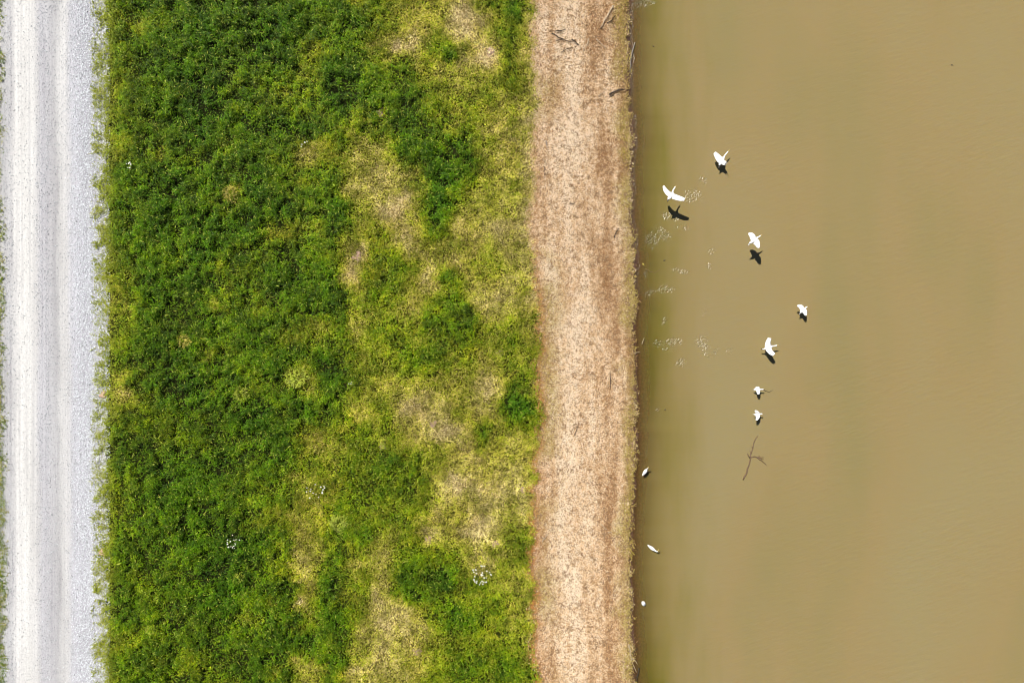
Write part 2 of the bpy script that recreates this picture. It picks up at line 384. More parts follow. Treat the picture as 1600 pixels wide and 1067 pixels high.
# ------------------------------------------------------------------ grass: every leaf a small folded quad
def leaves(px, py, pz, length, width, pitch, tint, droop=0.35, yaw=None):
    n = len(px)
    if yaw is None: yaw = rng.random(n) * 2 * np.pi
    cx, sy = np.cos(yaw), np.sin(yaw)
    roll = (rng.random(n) - 0.5) * 1.2
    h = np.cos(pitch) * length; v = np.sin(pitch) * length
    base = np.stack([px, py, pz], 1)
    fwd = np.stack([cx, sy, np.zeros(n)], 1); side = np.stack([-sy * np.cos(roll), cx * np.cos(roll), np.sin(roll)], 1)
    up = np.array([0, 0, 1.0])
    midp = base + fwd * (h * 0.5)[:, None] + up * (v * 0.68)[:, None]
    tip = base + fwd * h[:, None] + up * (v * (1 - droop))[:, None]
    lft = midp + side * (width * 0.5)[:, None]; rgt = midp - side * (width * 0.5)[:, None]
    Vv = np.stack([base, rgt, tip, lft], 1).reshape(-1, 3)
    Fv = np.arange(n * 4).reshape(-1, 4)
    T = np.repeat(np.concatenate([np.clip(tint, 0.003, 1), np.ones((n, 1))], 1), 4, axis=0)
    return Vv, Fv, T
def join(parts):
    Vs, Fs, Ts = [], [], []; k = 0
    for v, f, t in parts: Vs.append(v); Fs.append(f + k); Ts.append(t); k += len(v)
    return np.concatenate(Vs), np.concatenate(Fs), np.concatenate(Ts)
def lerp_cols(t, pos, cols):
    cols = np.array(cols); return np.stack([np.interp(t, pos, cols[:, k]) for k in range(3)], 1)

YM = 21.5
def scatter(x0, x1, dens, ym=YM):
    n = int((x1 - x0) * 2 * ym * dens)
    return x0 + rng.random(n) * (x1 - x0), (rng.random(n) * 2 - 1) * ym

def meadow():
    x0, x1 = ux(145), ux(862)
    px, py = scatter(x0, x1, 780)
    L = lushness(px, py)
    u = 800 + px * PX
    keep = px < strip_left_x(py) + (rng.random(len(px)) - 0.6) * 0.35
    # ragged, gappy fringe where the grass creeps over the gravel
    fr = sstep(146, 186, u + (fbm(px * .6, py, 0.42, 100, 3) - 0.5) * 46)
    keep &= rng.random(len(px)) < (0.62 * sstep(141, 150, u) * sstep(.36, .55, fbm(px * .5, py, 0.22, 127, 2)) + 0.06 + 0.90 * fr) * (u > 139)
    # canopy of clumps: dark gaps open between them in the lush parts
    cl = fbm(px, py, 0.30, 103, 3)
    cl2 = fbm(px, py, 1.1, 108, 2)
    lush01 = L / 9.0
    gap = sstep(0.36, 0.55, cl + (cl2 - 0.5) * 0.4)
    keep &= rng.random(len(px)) < (1 - (0.25 + 0.7 * lush01) * (1 - gap)) * (0.55 + 0.45 * sstep(0.5, 4.5, L))
    keep |= (rng.random(len(px)) < 0.05) & (L > 4.5) & (u > 178) & (px < strip_left_x(py) - .2)
    px, py, L, cl, cl2, gap, lush01, u = [q[keep] for q in (px, py, L, cl, cl2, gap, lush01, u)]
    n = len(px)
    can = 0.07 + 0.38 * sstep(2.0, 8.5, L) * (0.12 + 1.1 * gap * sstep(.3, .65, cl)) * (0.55 + 0.9 * cl2)
    can *= 0.35 + 0.65 * sstep(160, 200, u)
    hfrac = rng.random(n) ** 0.75
    pz = ground_z(px, py) + can * hfrac
    length = (0.095 + 0.095 * rng.random(n)) * (0.9 + 0.3 * lush01)
    width = 0.026 + 0.029 * rng.random(n) * (0.6 + 0.7 * lush01)
    pitch = (rng.random(n) - 0.25) * 1.6 * (0.6 + 0.55 * lush01)
    # real plant colour: fresh to deep green by plant, bleached blades where the sward is thin
    t = L + (rng.random(n) - 0.5) * 3.0
    tint = lerp_cols(t, [0, 1.5, 3, 4.5, 6, 7.5, 9],
        [(.65, .53, .28), (.57, .48, .18), (.44, .40, .070), (.285, .320, .012), (.160, .250, .002), (.095, .195, .001), (.056, .142, .001)])
    plant = fbm(px, py, 0.22, 115, 2); hue = fbm(px, py, 2.4, 118, 2)
    big = fbm(px, py, 0.75, 121, 3)
    tint = tint * (0.42 + 1.1 * plant)[:, None] * (0.6 + 0.75 * rng.random(n))[:, None] * (0.78 + 0.44 * sstep(.3, .7, big))[:, None]
    yel = np.maximum(sstep(0.56, 0.74, hue) * 0.35, sstep(.66, .76, big) * .35) * sstep(3, 7, L)
    tint[:, 0] *= 1 + 0.55 * yel; tint[:, 1] *= 1 + 0.12 * yel
    pale = (rng.random(n) < 0.05) & (L > 4)
    tint[pale] = np.array([.34, .40, .05]) * (0.7 + 0.6 * rng.random(pale.sum()))[:, None]
    fringe = sstep(190, 160, u)[:, None]
    tint = tint * (1 - fringe) + fringe * np.array([.30, .34, .035]) * (0.6 + 0.8 * rng.random(n))[:, None]
    # a share of long narrow blades among the broad leaves
    nar = rng.random(n) < 0.12 + 0.5 * sstep(.52, .66, fbm(px, py, 1.0, 124, 2))
    length = np.where(nar, length * 1.55, length); width = np.where(nar, width * 0.5, width)
    tint = np.where(nar[:, None], tint * np.array([1.25, 1.15, 1.2]), tint)
    return leaves(px, py, pz, length, width, pitch, tint)
def left_verge():
    px, py = scatter(-34, ux(14), 300)
    u = 800 + px * PX
    e = np.interp(py, [-20, -3, 8, 20], [6, 3, -1, -3]) + (fbm(px * 0, py, 0.7, 130, 3) - 0.5) * 16
    keep = rng.random(len(px)) < sstep(12, -4, u - e)
    px, py = px[keep], py[keep]; n = len(px)
    cl = fbm(px, py, 0.3, 133, 3)
    tint = lerp_cols(cl + (rng.random(n) - .5) * .5, [0.2, 0.5, 0.8], [(.10, .17, .006), (.20, .25, .012), (.34, .31, .06)]) * (0.7 + 0.6 * rng.random(n))[:, None]
    return leaves(px, py, ground_z(px, py) + 0.03 + 0.12 * rng.random(n) * cl, 0.10 + 0.08 * rng.random(n), 0.03 + 0.02 * rng.random(n), (rng.random(n) - .2) * 1.0, tint)
v, f, t = join([meadow(), left_verge()])
np_mesh("grass", v, f, leaf_material("meadow_leaves", .5, .16, .15), False, {"tint": ('FLOAT_COLOR', t)})
tag(bpy.data.objects["grass"], "patchy green meadow grass with bleached straw patches beside the road", "grass", kind='stuff')

def dead_strip():
    x0, x1 = ux(800), 7.2
    px, py = scatter(x0, x1, 900)
    d = px - shore_x(py); s = px - strip_left_x(py)
    keep = (s > -0.35 + 0.3 * rng.random(len(px))) & (d < -0.30 + 0.42 * fbm(px, py, 0.3, 158, 3) + 0.30 * (rng.random(len(px)) - .4))
    px, py, d, s = [q[keep] for q in (px, py, d, s)]
    n = len(px)
    w01 = np.clip(s / np.maximum(s - d, 0.5), 0, 1)
    ln = fbm(px * 1.0, py * 0.13, 0.42, 140, 3)         # mown streaks along the bank
    pt = fbm(px, py, 0.16, 145, 2); bg_ = fbm(px, py, 1.3, 147, 3)
    q = 0.61 + 0.27 * np.exp(-((w01 - 0.36) / 0.17) ** 2) - 0.22 * sstep(0.45, 0.75, w01) + (ln - 0.5) * 1.0 + (bg_ - 0.5) * 0.32 + (pt - 0.5) * 0.55 + (rng.random(n) - .5) * 0.75
    tint = lerp_cols(q, [0.0, 0.3, 0.5, 0.7, 1.0], [(.27, .135, .055), (.52, .325, .160), (.69, .475, .275), (.80, .62, .405), (.86, .72, .54)])
    gr = np.clip(sstep(0.35, 0.7, fbm(px, py, 1.8, 150, 3)) * (sstep(0.35, 0.05, w01)) * 0.7 + sstep(0.80, 0.95, w01 + (bg_ - .5) * .30) * 0.8, 0, 1)
    gr = gr * (rng.random(n) < 0.75)
    gcol = lerp_cols(rng.random(n), [0, 0.5, 1], [(.19, .165, .015), (.37, .30, .045), (.52, .42, .11)])
    tint = tint * (1 - gr[:, None]) + gcol * gr[:, None]
    rust = sstep(0.10, 0.0, w01) * np.interp(py, [-18, -10, 3, 6], [1, 1, .8, .25])
    rust = rust * (rng.random(n) < 0.8)
    tint = tint * (1 - rust[:, None]) + np.array([.46, .21, .065]) * rust[:, None]
    # tiny hollows in the thatch
    hol = sstep(0.33, 0.50, fbm(px, py, 0.15, 155, 2))
    k2 = rng.random(n) < 0.34 + 0.66 * hol
    px, py, tint, w01, pt, hol = [z[k2] for z in (px, py, tint, w01, pt, hol)]; n = len(px)
    edge = sstep(0.88, 0.96, w01)
    return leaves(px, py, ground_z(px, py) + 0.01 + (0.10 * pt * hol + 0.08 * edge) * rng.random(n), 0.085 + 0.085 * rng.random(n), 0.018 + 0.022 * rng.random(n),
                  (rng.random(n) - 0.2) * (1.1 + 0.3 * edge), tint)
v, f, t = dead_strip()
np_mesh("dead_grass", v, f, leaf_material("straw_thatch", 0.75, 0.08, 0.12), False, {"tint": ('FLOAT_COLOR', t)})
tag(bpy.data.objects["dead_grass"], "bleached dead grass covering the strip along the water", "grass", kind='stuff')

# ------------------------------------------------------------------ loose gravel on the road and stony mud at the water's edge
def stone_material():
    m, n, p, o = node_mat("limestone_chips")
    a = nd(n, "Attribute", attribute_name="tint"); n.links.new(a.outputs["Color"], p.inputs["Base Color"]); p.inputs["Roughness"].default_value = 0.85
    return m
def stones(px, py, pz, size, tint):
    n = len(px); t = (1 + 5 ** .5) / 2
    ico = np.array([(-1, t, 0), (1, t, 0), (-1, -t, 0), (1, -t, 0), (0, -1, t), (0, 1, t), (0, -1, -t), (0, 1, -t), (t, 0, -1), (t, 0, 1), (-t, 0, -1), (-t, 0, 1)]) / 1.9
    fc = np.array([(0, 11, 5), (0, 5, 1), (0, 1, 7), (0, 7, 10), (0, 10, 11), (1, 5, 9), (5, 11, 4), (11, 10, 2), (10, 7, 6), (7, 1, 8), (3, 9, 4), (3, 4, 2), (3, 2, 6), (3, 6, 8), (3, 8, 9), (4, 9, 5), (2, 4, 11), (6, 2, 10), (8, 6, 7), (9, 8, 1)])
    J = ico[None] * (0.7 + 0.6 * rng.random((n, 12, 1)))
    J = J * np.stack([size * (0.7 + .6 * rng.random(n)), size * (0.7 + .6 * rng.random(n)), size * (0.45 + .35 * rng.random(n))], 1)[:, None]
    a = rng.random(n) * 6.283; ca, sa = np.cos(a)[:, None], np.sin(a)[:, None]
    Xs = J[..., 0] * ca - J[..., 1] * sa; Ys = J[..., 0] * sa + J[..., 1] * ca
    Vv = np.stack([Xs + px[:, None], Ys + py[:, None], J[..., 2] + pz[:, None]], 2).reshape(-1, 3)
    Fv = (fc[None] + (np.arange(n) * 12)[:, None, None]).reshape(-1, 3)
    T = np.repeat(np.concatenate([tint, np.ones((n, 1))], 1), 12, 0)
    return Vv, Fv, T
def road_stones():
    px, py = scatter(ux(2), ux(172), 520)
    u = 800 + px * PX + py * 0.15 + (fbm(px, py, 0.9, 160, 3) - 0.5) * 10
    dens = np.interp(u, [0, 18, 24, 56, 60, 76, 80, 92, 96, 108, 114, 142, 150, 172], [.25, .22, .04, .05, .30, .30, .10, .08, .08, .25, .6, 1.0, .55, .45])
    k = rng.random(len(px)) < dens
    px, py, u = px[k], py[k], u[k]; n = len(px)
    coarse = sstep(104, 122, u)
    size = (0.014 + 0.010 * rng.random(n)) + coarse * 0.014 * rng.random(n)
    g = np.clip(0.47 + 0.12 * coarse + 0.10 * rng.standard_normal(n) - 0.2 * (rng.random(n) < .10), .10, .74)
    tint = np.stack([g * 0.97, g, g * 1.04], 1)
    zr = 0.01 + 0.05 * sstep(ROAD_L, ROAD_L + 1.2, px) * sstep(ROAD_R + .6, ROAD_R - .6, px) + 0.03 * np.exp(-((px - ux(126)) / 0.4) ** 2)
    return stones(px, py, zr + size * .35, size, tint)
v, f, t = road_stones()
np_mesh("gravel", v, f, stone_material(), False, {"tint": ('FLOAT_COLOR', t)})
tag(bpy.data.objects["gravel"], "loose pale blue grey stone chips scattered along the road", "gravel", kind='stuff')

# ------------------------------------------------------------------ sticks, branches, roots
M_PALE = simple_mat("bleached_wood", (.30, .225, .14), (.52, .42, .29), 18, .8, .4)
M_DARK = simple_mat("dark_wood", (.018, .011, .007), (.055, .036, .022), 18, .8, .4)
M_GREY = simple_mat("grey_wood", (.16, .135, .12), (.34, .29, .25), 18, .8, .4)
M_WET = simple_mat("wet_reddish_wood", (.075, .042, .022), (.16, .095, .05), 12, .55, .3)

def tube_bm(bm, pts, radii, seg=7):
    pts = [Vector(p) for p in pts]; rings = []
    for i, p in enumerate(pts):
        d = (pts[min(i + 1, len(pts) - 1)] - pts[max(i - 1, 0)]).normalized()
        a = d.cross(Vector((0, 0, 1)))
        if a.length < 1e-3: a = d.cross(Vector((1, 0, 0)))
        a.normalize(); b = d.cross(a)
        rings.append([bm.verts.new(p + (a * math.cos(2 * math.pi * k / seg) + b * math.sin(2 * math.pi * k / seg)) * radii[i]) for k in range(seg)])
    for i in range(len(rings) - 1):
        for k in range(seg):
            bm.faces.new([rings[i][k], rings[i][(k + 1) % seg], rings[i + 1][(k + 1) % seg], rings[i + 1][k]])
    bm.faces.new(rings[0][::-1]); bm.faces.new(rings[-1])
def bm_obj(name, bm, mat, parent=None, origin=None):
    bmesh.ops.recalc_face_normals(bm, faces=bm.faces)
    me = bpy.data.meshes.new(name)
    if origin is not None: bmesh.ops.translate(bm, verts=bm.verts, vec=-Vector(origin))
    bm.to_mesh(me); bm.free()
    for p in me.polygons: p.use_smooth = True
    for q in (mat if isinstance(mat, list) else [mat]): me.materials.append(q)
    o = bpy.data.objects.new(name, me); COL.objects.link(o)
    if parent is not None: o.parent = parent
    elif origin is not None: o.location = origin
    return o
def surf(u, v, wet=False):
    """world point of photo pixel (u,v) on the land or water surface"""
    z = WZ if wet else -0.2
    for _ in range(4):
        x, y = ux(u, z), vy(v, z)
        g = float(ground_z(np.array([x]), np.array([y]))[0])
        z = WZ if wet else max(g, WZ)
    return Vector((x, y, z))
def stick_pts(path, r, wet=False, lift=0.02, crook=0.02):
    if not wet: lift += .02
    out = []; P = [surf(u, v, wet) for u, v in path]
    for i in range(len(P) - 1):
        k = max(2, int((P[i + 1] - P[i]).length / 0.12))
        for j in range(k):
            t = j / k; q = P[i].lerp(P[i + 1], t)
            out.append(q + Vector((random.uniform(-crook, crook), random.uniform(-crook, crook), r + lift + random.uniform(-.3, .6) * r)))
    out.append(P[-1] + Vector((0, 0, r + lift)))
    return out
def taper(n, r0, r1): return [(r0 + (r1 - r0) * i / (n - 1)) * random.uniform(.85, 1.12) for i in range(n)]
def stick(name, label, cat, group, mat, paths, r, wet=False, lift=0.085):
    """first path is the main limb; the others are side branches (parts)"""
    org = surf(*paths[0][0], wet)
    if not wet: r *= 1.2
    bm = bmesh.new(); pts = stick_pts(paths[0], r, wet, lift); tube_bm(bm, pts, taper(len(pts), r, r * .55))
    root = bm_obj(name, bm, mat, None, org)
    for side in paths[1:]:
        m2 = mat
        if isinstance(side, tuple): side, m2 = side
        bm = bmesh.new(); pts = stick_pts(side, r * .7, wet, lift); tube_bm(bm, pts, taper(len(pts), r * .75, r * .35))
        bmesh.ops.translate(bm, verts=bm.verts, vec=-org)
        bm_obj("side_branch", bm, m2, root)
    tag(root, label, cat, group)
    return root
G1 = "sticks lying on the dead strip"
stick("stick", "longest pale straight stick on the dead strip near the top edge", "stick", G1, M_PALE, [[(957, 12), (948, 28), (938, 45)]], .036)
stick("stick", "dark ragged stick lying across the foot of the longest pale stick", "stick", G1, M_DARK, [[(948, 38), (955, 34), (961, 27)], [(953, 36), (958, 37)]], .026)
stick("stick", "short dark stick alone above the forked twig on the pale band", "stick", G1, M_DARK, [[(868, 51), (876, 50), (884, 48)]], .024)
stick("twig", "dark crooked forked twig on the pale band of the strip", "twig", G1, M_DARK, [[(862, 54), (874, 61), (882, 65), (893, 68)], [(878, 63), (868, 67)]], .024)
stick("stick", "dark stick just right of the forked twig, pointing down and right", "stick", G1, M_DARK, [[(893, 63), (899, 68), (905, 73)]], .026)
stick("twig", "thin dark twig below the forked twig, rising to the right", "twig", G1, M_DARK, [[(876, 84), (885, 79), (896, 76)]], .018)
stick("stick", "bent pale stick curving down left beside the crossing dark twigs", "stick", G1, M_PALE, [[(919, 63), (917, 71), (910, 82)]], .026)
stick("stick", "thin pale stick curving down right, right of the bent pale one", "stick", G1, M_PALE, [[(931, 64), (938, 69), (947, 79)]], .022)
stick("driftwood", "thick dark driftwood pair of limbs pointing at the waterline", "driftwood", G1, M_DARK, [[(952, 149), (963, 144), (976, 141)], [(958, 147), (966, 141)]], .036)
stick("stick", "short brown stick left of the thick dark driftwood", "stick", G1, M_PALE, [[(934, 151), (939, 148), (944, 147)]], .024)
stick("pole", "long grey pole leaning in the water along the upper bank", "pole", None, M_GREY, [[(992, 68), (987, 83), (985, 99), (984, 116)]], .026, lift=.0)
stick("stick", "short grey upright stick near the meadow edge of the strip", "stick", G1, M_GREY, [[(853, 221), (855, 233)]], .022)
stick("stick", "pale splintered stick by the meadow edge, level with the highest flying egret", "stick", G1, M_PALE, [[(848, 250), (856, 258)], [(851, 257), (852, 251)]], .020)
stick("twig", "hair thin dark twig running straight down below the pale splintered stick", "twig", G1, M_DARK, [[(851, 262), (850, 279)]], .014)
stick("twig", "tiny dark curled twig on the white patch of the strip", "twig", G1, M_DARK, [[(890, 318), (893, 320), (897, 318)]], .024)
stick("stick", "dark slanted stick near the bank, left of the shaken water patch", "stick", G1, M_DARK, [[(959, 372), (962, 364), (966, 357)]], .026)
stick("twig", "thin pale twig slanting down right in the middle of the strip", "twig", G1, M_PALE, [[(911, 345), (917, 351), (924, 357)]], .016)
stick("twig", "thin dark upright twig in the right half of the strip", "twig", G1, M_DARK, [[(953, 581), (953, 607)]], .018)
stick("stick", "dark stick slanting up right, low in the middle of the strip", "stick", G1, M_DARK, [[(897, 680), (900, 673), (903, 664)]], .020)
stick("stick", "chunky pale forked stick by the meadow edge in the lower strip", "stick", G1, M_PALE, [[(846, 845), (851, 838), (855, 832)], [(847, 838), (853, 841)]], .030)
stick("stick", "pale stick slanting down right in the lower strip", "stick", G1, M_PALE, [[(939, 818), (948, 826)]], .024)
stick("stick", "short level pale stick just below another pale stick", "stick", G1, M_PALE, [[(949, 831), (955, 830)]], .022)
stick("stick", "pale stick jutting level from the bank into the water", "stick", None, M_PALE, [[(986, 553), (992, 551), (999, 550)]], .024, lift=.04)
stick("stick", "short pale stick standing out of the water off the bank", "stick", None, M_PALE, [[(1002, 538), (1006, 528)]], .018, True)
stick("root", "pale forked root hanging over the bank near the bottom edge", "root", None, M_PALE,
      [[(982, 1005), (984, 1014), (985, 1021), (987, 1030), (990, 1040), (994, 1048)], [(983, 1007), (990, 1008)], [(976, 1027), (981, 1023), (988, 1018)],
       ([(987, 1019), (996, 1011)], M_DARK), [(987, 1026), (993, 1032), (996, 1036)], [(979, 1041), (989, 1043)]], .028, lift=.05)
stick("branch", "dark wet branch at the waterline below the pale forked root", "branch", None, M_DARK, [[(998, 1042), (996, 1052), (994, 1064)], [(996, 1052), (991, 1058)]], .030, lift=.03)
stick("branch", "half sunken reddish branch with side shoots out in the pond", "branch", None, M_WET,
      [[(1161, 749), (1165, 741), (1169, 728), (1173, 716), (1172, 708)], [(1173, 714), (1180, 713), (1187, 715), (1193, 714)], [(1184, 715), (1193, 722), (1197, 726)],
       [(1172, 715), (1169, 711), (1167, 708)], [(1173, 710), (1176, 700), (1178, 690), (1184, 681)], [(1182, 715), (1187, 712)], [(1172, 714), (1174, 708), (1171, 704)], [(1186, 714), (1190, 717), (1193, 717)], [(1176, 700), (1173, 697)]], .040, True, -.016)
stick("filament", "thin dark bent reed floating in front of the wading egret's bill", "filament", None, M_DARK, [[(1193, 609), (1197, 611.5), (1202, 612), (1207, 609.5)]], .018, True, -.008)  # thin dark tube bent along the water surface in front of the bill
stick("filament", "thin dark bowed strand of weed floating close to the bank", "filament", None, M_WET, [[(1007, 420), (1016, 424), (1024, 426), (1032, 421)]], .016, True, -.016)

# ------------------------------------------------------------------ floats and leaves on the water
M_BUOY = simple_mat("white_plastic", (.66, .68, .70), (.74, .75, .76), 8, .35)
M_CAP = simple_mat("grey_plastic", (.28, .31, .34), (.36, .39, .42), 8, .4)
def float_jug():
    c = surf(1005, 942, True)
    bm = bmesh.new(); prof = [(0, -.11), (.06, -.105), (.095, -.06), (.105, 0), (.10, .05), (.075, .10), (.045, .125), (.04, .14)]
    seg = 20; rings = []
    for r, z in prof:
        rings.append([bm.verts.new((max(r, .002) * math.cos(6.2832 * k / seg), max(r, .002) * 1.25 * math.sin(6.2832 * k / seg), z + .04)) for k in range(seg)])
    for i in range(len(rings) - 1):
        for k in range(seg): bm.faces.new([rings[i][k], rings[i][(k + 1) % seg], rings[i + 1][(k + 1) % seg], rings[i + 1][k]])
    bm.faces.new(rings[-1])
    o = bm_obj("float", bm, M_BUOY); o.location = c; o.rotation_euler = (math.radians(6), math.radians(8), .35)
    bm = bmesh.new(); bmesh.ops.create_cone(bm, cap_ends=True, segments=16, radius1=.047, radius2=.040, depth=.035)
    bmesh.ops.translate(bm, verts=bm.verts, vec=(0, 0, .195)); bm_obj("cap", bm, M_CAP, o)
    tag(o, "small white oval float with grey cap bobbing by the bank", "float")
float_jug()
M_YLEAF = simple_mat("yellow_leaf", (.36, .27, .05), (.45, .36, .08), 30, .6)
def floating_leaf(u, v, label, s=.075, mat=None):
    c = surf(u, v, True); bm = bmesh.new()
    L_ = [(-1, 0), (-.5, .45), (.1, .55), (.6, .35), (1, 0), (.6, -.35), (.1, -.55), (-.5, -.45)]
    vs = [bm.verts.new((a * s, b * s, .012 + .01 * abs(b))) for a, b in L_]; f0 = bm.faces.new(vs)
    r = bmesh.ops.extrude_face_region(bm, geom=[f0]); bmesh.ops.translate(bm, verts=[q for q in r["geom"] if isinstance(q, bmesh.types.BMVert)], vec=(0, 0, .004))
    tube_bm(bm, [(-s, 0, .014), (-1.35 * s, .01, .016), (-1.6 * s, .03, .014)], [.005, .004, .003], 5)
    o = bm_obj("leaf", bm, mat or M_YLEAF); o.location = c; o.rotation_euler.z = random.random() * 6
    tag(o, label, "leaf")
M_BLEAF = simple_mat("brown_leaf", (.05, .035, .018), (.10, .065, .03), 30, .6)
floating_leaf(1005, 413, "yellow fallen leaf floating just above the dark strand of weed")

floating_leaf(1487, 102, "lone dark leaf adrift in the upper right open water", .06, M_BLEAF)
floating_leaf(1038, 407, "dark leaf adrift right of the yellow leaf", .07, M_BLEAF)
floating_leaf(1021, 73, "dark leaf adrift near the top of the bank, right of the grey pole", .06, M_BLEAF)
floating_leaf(1039, 640, "small brown leaf adrift off the middle of the bank", .06, M_BLEAF)
# ------------------------------------------------------------------ plants and bare mounds that stand out in the meadow
M_LIME = leaf_material("weed_leaves", .45, .3, .3)
M_PETAL = simple_mat("white_petals", (.52, .53, .40), (.76, .76, .68), 40, .6)
M_STEM = simple_mat("green_stems", (.07, .12, .015), (.13, .18, .03), 30, .6)
def weed(u, v, r, label, col):
    c = surf(u, v); n = int(900 * r * r) + 50
    a = rng.random(n) * 6.283; q = np.sqrt(rng.random(n)) * r * (0.6 + 0.75 * vnoise(np.cos(a) * 1.2 + u, np.sin(a) * 1.2 + v, .45, 200))
    px, py = q * np.cos(a), q * np.sin(a)
    z = 0.16 + 0.28 * (1 - (q / (r * 1.3)) ** 2) * (0.5 + 0.6 * rng.random(n))
    tint = np.array(col)[None] * (0.3 + 1.05 * vnoise(px + u, py + v, .13, 203) + .2 * rng.random(n))[:, None]
    V_, F_, T_ = leaves(px, py, z, .10 + .08 * rng.random(n), .04 + .03 * rng.random(n), (rng.random(n) - .1) * 1.0, tint, yaw=a + rng.standard_normal(n) * .7)
    o = np_mesh("weed", V_, F_, M_LIME, False, {"tint": ('FLOAT_COLOR', T_)}); o.location = c
    bm = bmesh.new()
    for k in range(7):
        an = k * .9 + random.random(); tube_bm(bm, [(0, 0, 0), (math.cos(an) * r * .3, math.sin(an) * r * .3, .12), (math.cos(an) * r * .6, math.sin(an) * r * .6, .2)], [.008, .006, .004], 5)
    bm_obj("stem", bm, M_STEM, o)
    tag(o, label, "weed", "bright weeds standing out of the meadow")
GREENY = (.40, .46, .05); YELY = (.50, .44, .08)
weed(465, 590, .52, "largest lime yellow leafy weed in the dark green meadow", GREENY)
weed(380, 614, .34, "lime weed left of the largest lime weed", GREENY)
weed(531, 814, .42, "bright lime weed above the straw patches low in the meadow", (.38, .44, .06))
weed(364, 303, .34, "pale yellow green weed amid the upper dark meadow", YELY)
weed(375, 900, .24, "small light green weed below the left white flowers", GREENY)
weed(292, 534, .26, "small straw yellow weed in the middle of the dark meadow", YELY)
weed(240, 1010 - 30, .2, "small pale weed near the road in the bottom left", GREENY)

def flowers(u, v, spread, nb, label):
    c = surf(u, v); bm = bmesh.new(); heads = []
    for k in range(nb):
        an = random.random() * 6.283; q = math.sqrt(random.random()) * spread
        hx, hy, hz = q * math.cos(an), q * math.sin(an), random.uniform(.36, .50)
        tube_bm(bm, [(hx * .5, hy * .5, 0), (hx * .8, hy * .8, hz * .6), (hx, hy, hz)], [.006, .005, .004], 5); heads.append((hx, hy, hz))
    root = bm_obj("flower_clump", bm, M_STEM); root.location = c
    for hx, hy, hz in heads:
        bm = bmesh.new(); s = random.uniform(.030, .052); pn = 6
        for k in range(pn):
            an = k * 6.283 / pn; ca, sa = math.cos(an), math.sin(an)
            p = [(0, 0, 0), (.55 * s * ca - .3 * s * sa, .55 * s * sa + .3 * s * ca, .015), (s * ca, s * sa, .008), (.55 * s * ca + .3 * s * sa, .55 * s * sa - .3 * s * ca, .015)]
            bm.faces.new([bm.verts.new((hx + a_, hy + b_, hz + c_)) for a_, b_, c_ in p])
        tube_bm(bm, [(hx, hy, hz - .004), (hx, hy, hz + .012), (hx, hy, hz + .02)], [.012, .014, .006], 6)
        bm_obj("blossom", bm, M_PETAL, root)
    tag(root, label, "flowers", "clumps of white wildflowers in the meadow")
flowers(211, 262, .26, 8, "sparse white flower clump nearest the road, upper meadow")
flowers(479, 228, .24, 5, "white flowers in an olive patch of the upper meadow")
flowers(369, 843, .36, 17, "white flower clump in the dark lower left meadow")
flowers(497, 764, .50, 16, "loose white flowers beside a straw patch in mid meadow")
flowers(753, 894, .52, 34, "largest dense white flower clump, on straw in the lower right meadow")
flowers(553, 597, .16, 5, "few white flowers right of the largest lime weed")

M_SOIL = simple_mat("bare_pinkish_soil", (.24, .15, .105), (.42, .29, .21), 14, .95, .6, .03)
M_CLAY = simple_mat("orange_clay", (.40, .26, .16), (.52, .38, .26), 14, .95, .6, .03)
def mound(u, v, r, label, mat=M_SOIL):
    c = surf(u, v); bm = bmesh.new(); bmesh.ops.create_icosphere(bm, subdivisions=4, radius=1)
    for q in bm.verts:
        k = 1 + .9 * (float(vnoise(q.co.x * 1.0 + u, q.co.y + v, .45, 210)) - .5) + .5 * (float(vnoise(q.co.x + u, q.co.y + v + q.co.z, .13, 212)) - .5)
        q.co = Vector((q.co.x * r * k, q.co.y * r * k, q.co.z * .05 * k + .03 * (float(vnoise(q.co.x * 3 + u, q.co.y * 3 + v, .4, 214)) - .5)))
    o = bm_obj("soil_mound", bm, mat); o.location = c + Vector((0, 0, .03))
    tag(o, label, "soil mound", "small bare soil mounds in the meadow")
mound(767, 82, .20, "pinkish bare mound right of the topmost straw patch")
mound(595, 176, .20, "bare mound at the edge of deep green, upper middle meadow")
mound(558, 401, .22, "reddish bare mound left of a green patch in mid meadow")
mound(677, 662, .17, "reddish mound on straw right of the meadow's middle")
mound(782, 551, .17, "pale mound in green close to the dead strip")
mound(598, 697, .19, "orange mound inside a lime ring of grass", M_CLAY)
mound(773, 850, .17, "round pink mound above the largest white flower clump")
mound(670, 844, .20, "mound at the foot of a straw patch, lower middle meadow")
mound(817, 765, .13, "smallest mound, right beside the dead strip")
mound(652, 1019, .22, "wide pale mound near the bottom edge of the meadow")
mound(162, 617, .17, "orange clay spot on the roadside fringe at mid height", M_CLAY)
mound(162, 863, .19, "orange clay spot on the roadside fringe, lower down", M_CLAY)

# ------------------------------------------------------------------ egrets
M_WHITE = simple_mat("white_plumage", (.74, .74, .72), (.82, .82, .80), 22, .75, .25, .01)
M_BILL = simple_mat("yellow_bill", (.50, .34, .10), (.60, .42, .14), 30, .5)
M_LEG = simple_mat("black_legs", (.03, .025, .02), (.06, .05, .04), 30, .6)
M_EYE = simple_mat("egret_eye", (.02, .02, .02), (.03, .03, .03), 30, .2)
def catmull(P, n):
    P = [Vector(p) for p in P]; out = []
    m = len(P) - 1
    for i in range(n):
        t = i / (n - 1) * m; k = min(int(t), m - 1); f = t - k
        p0, p1, p2, p3 = P[max(k - 1, 0)], P[k], P[k + 1], P[min(k + 2, m)]
        out.append(0.5 * ((2 * p1) + (p2 - p0) * f + (2 * p0 - 5 * p1 + 4 * p2 - p3) * f * f + (3 * p1 - p0 - 3 * p2 + p3) * f ** 3))
    return out
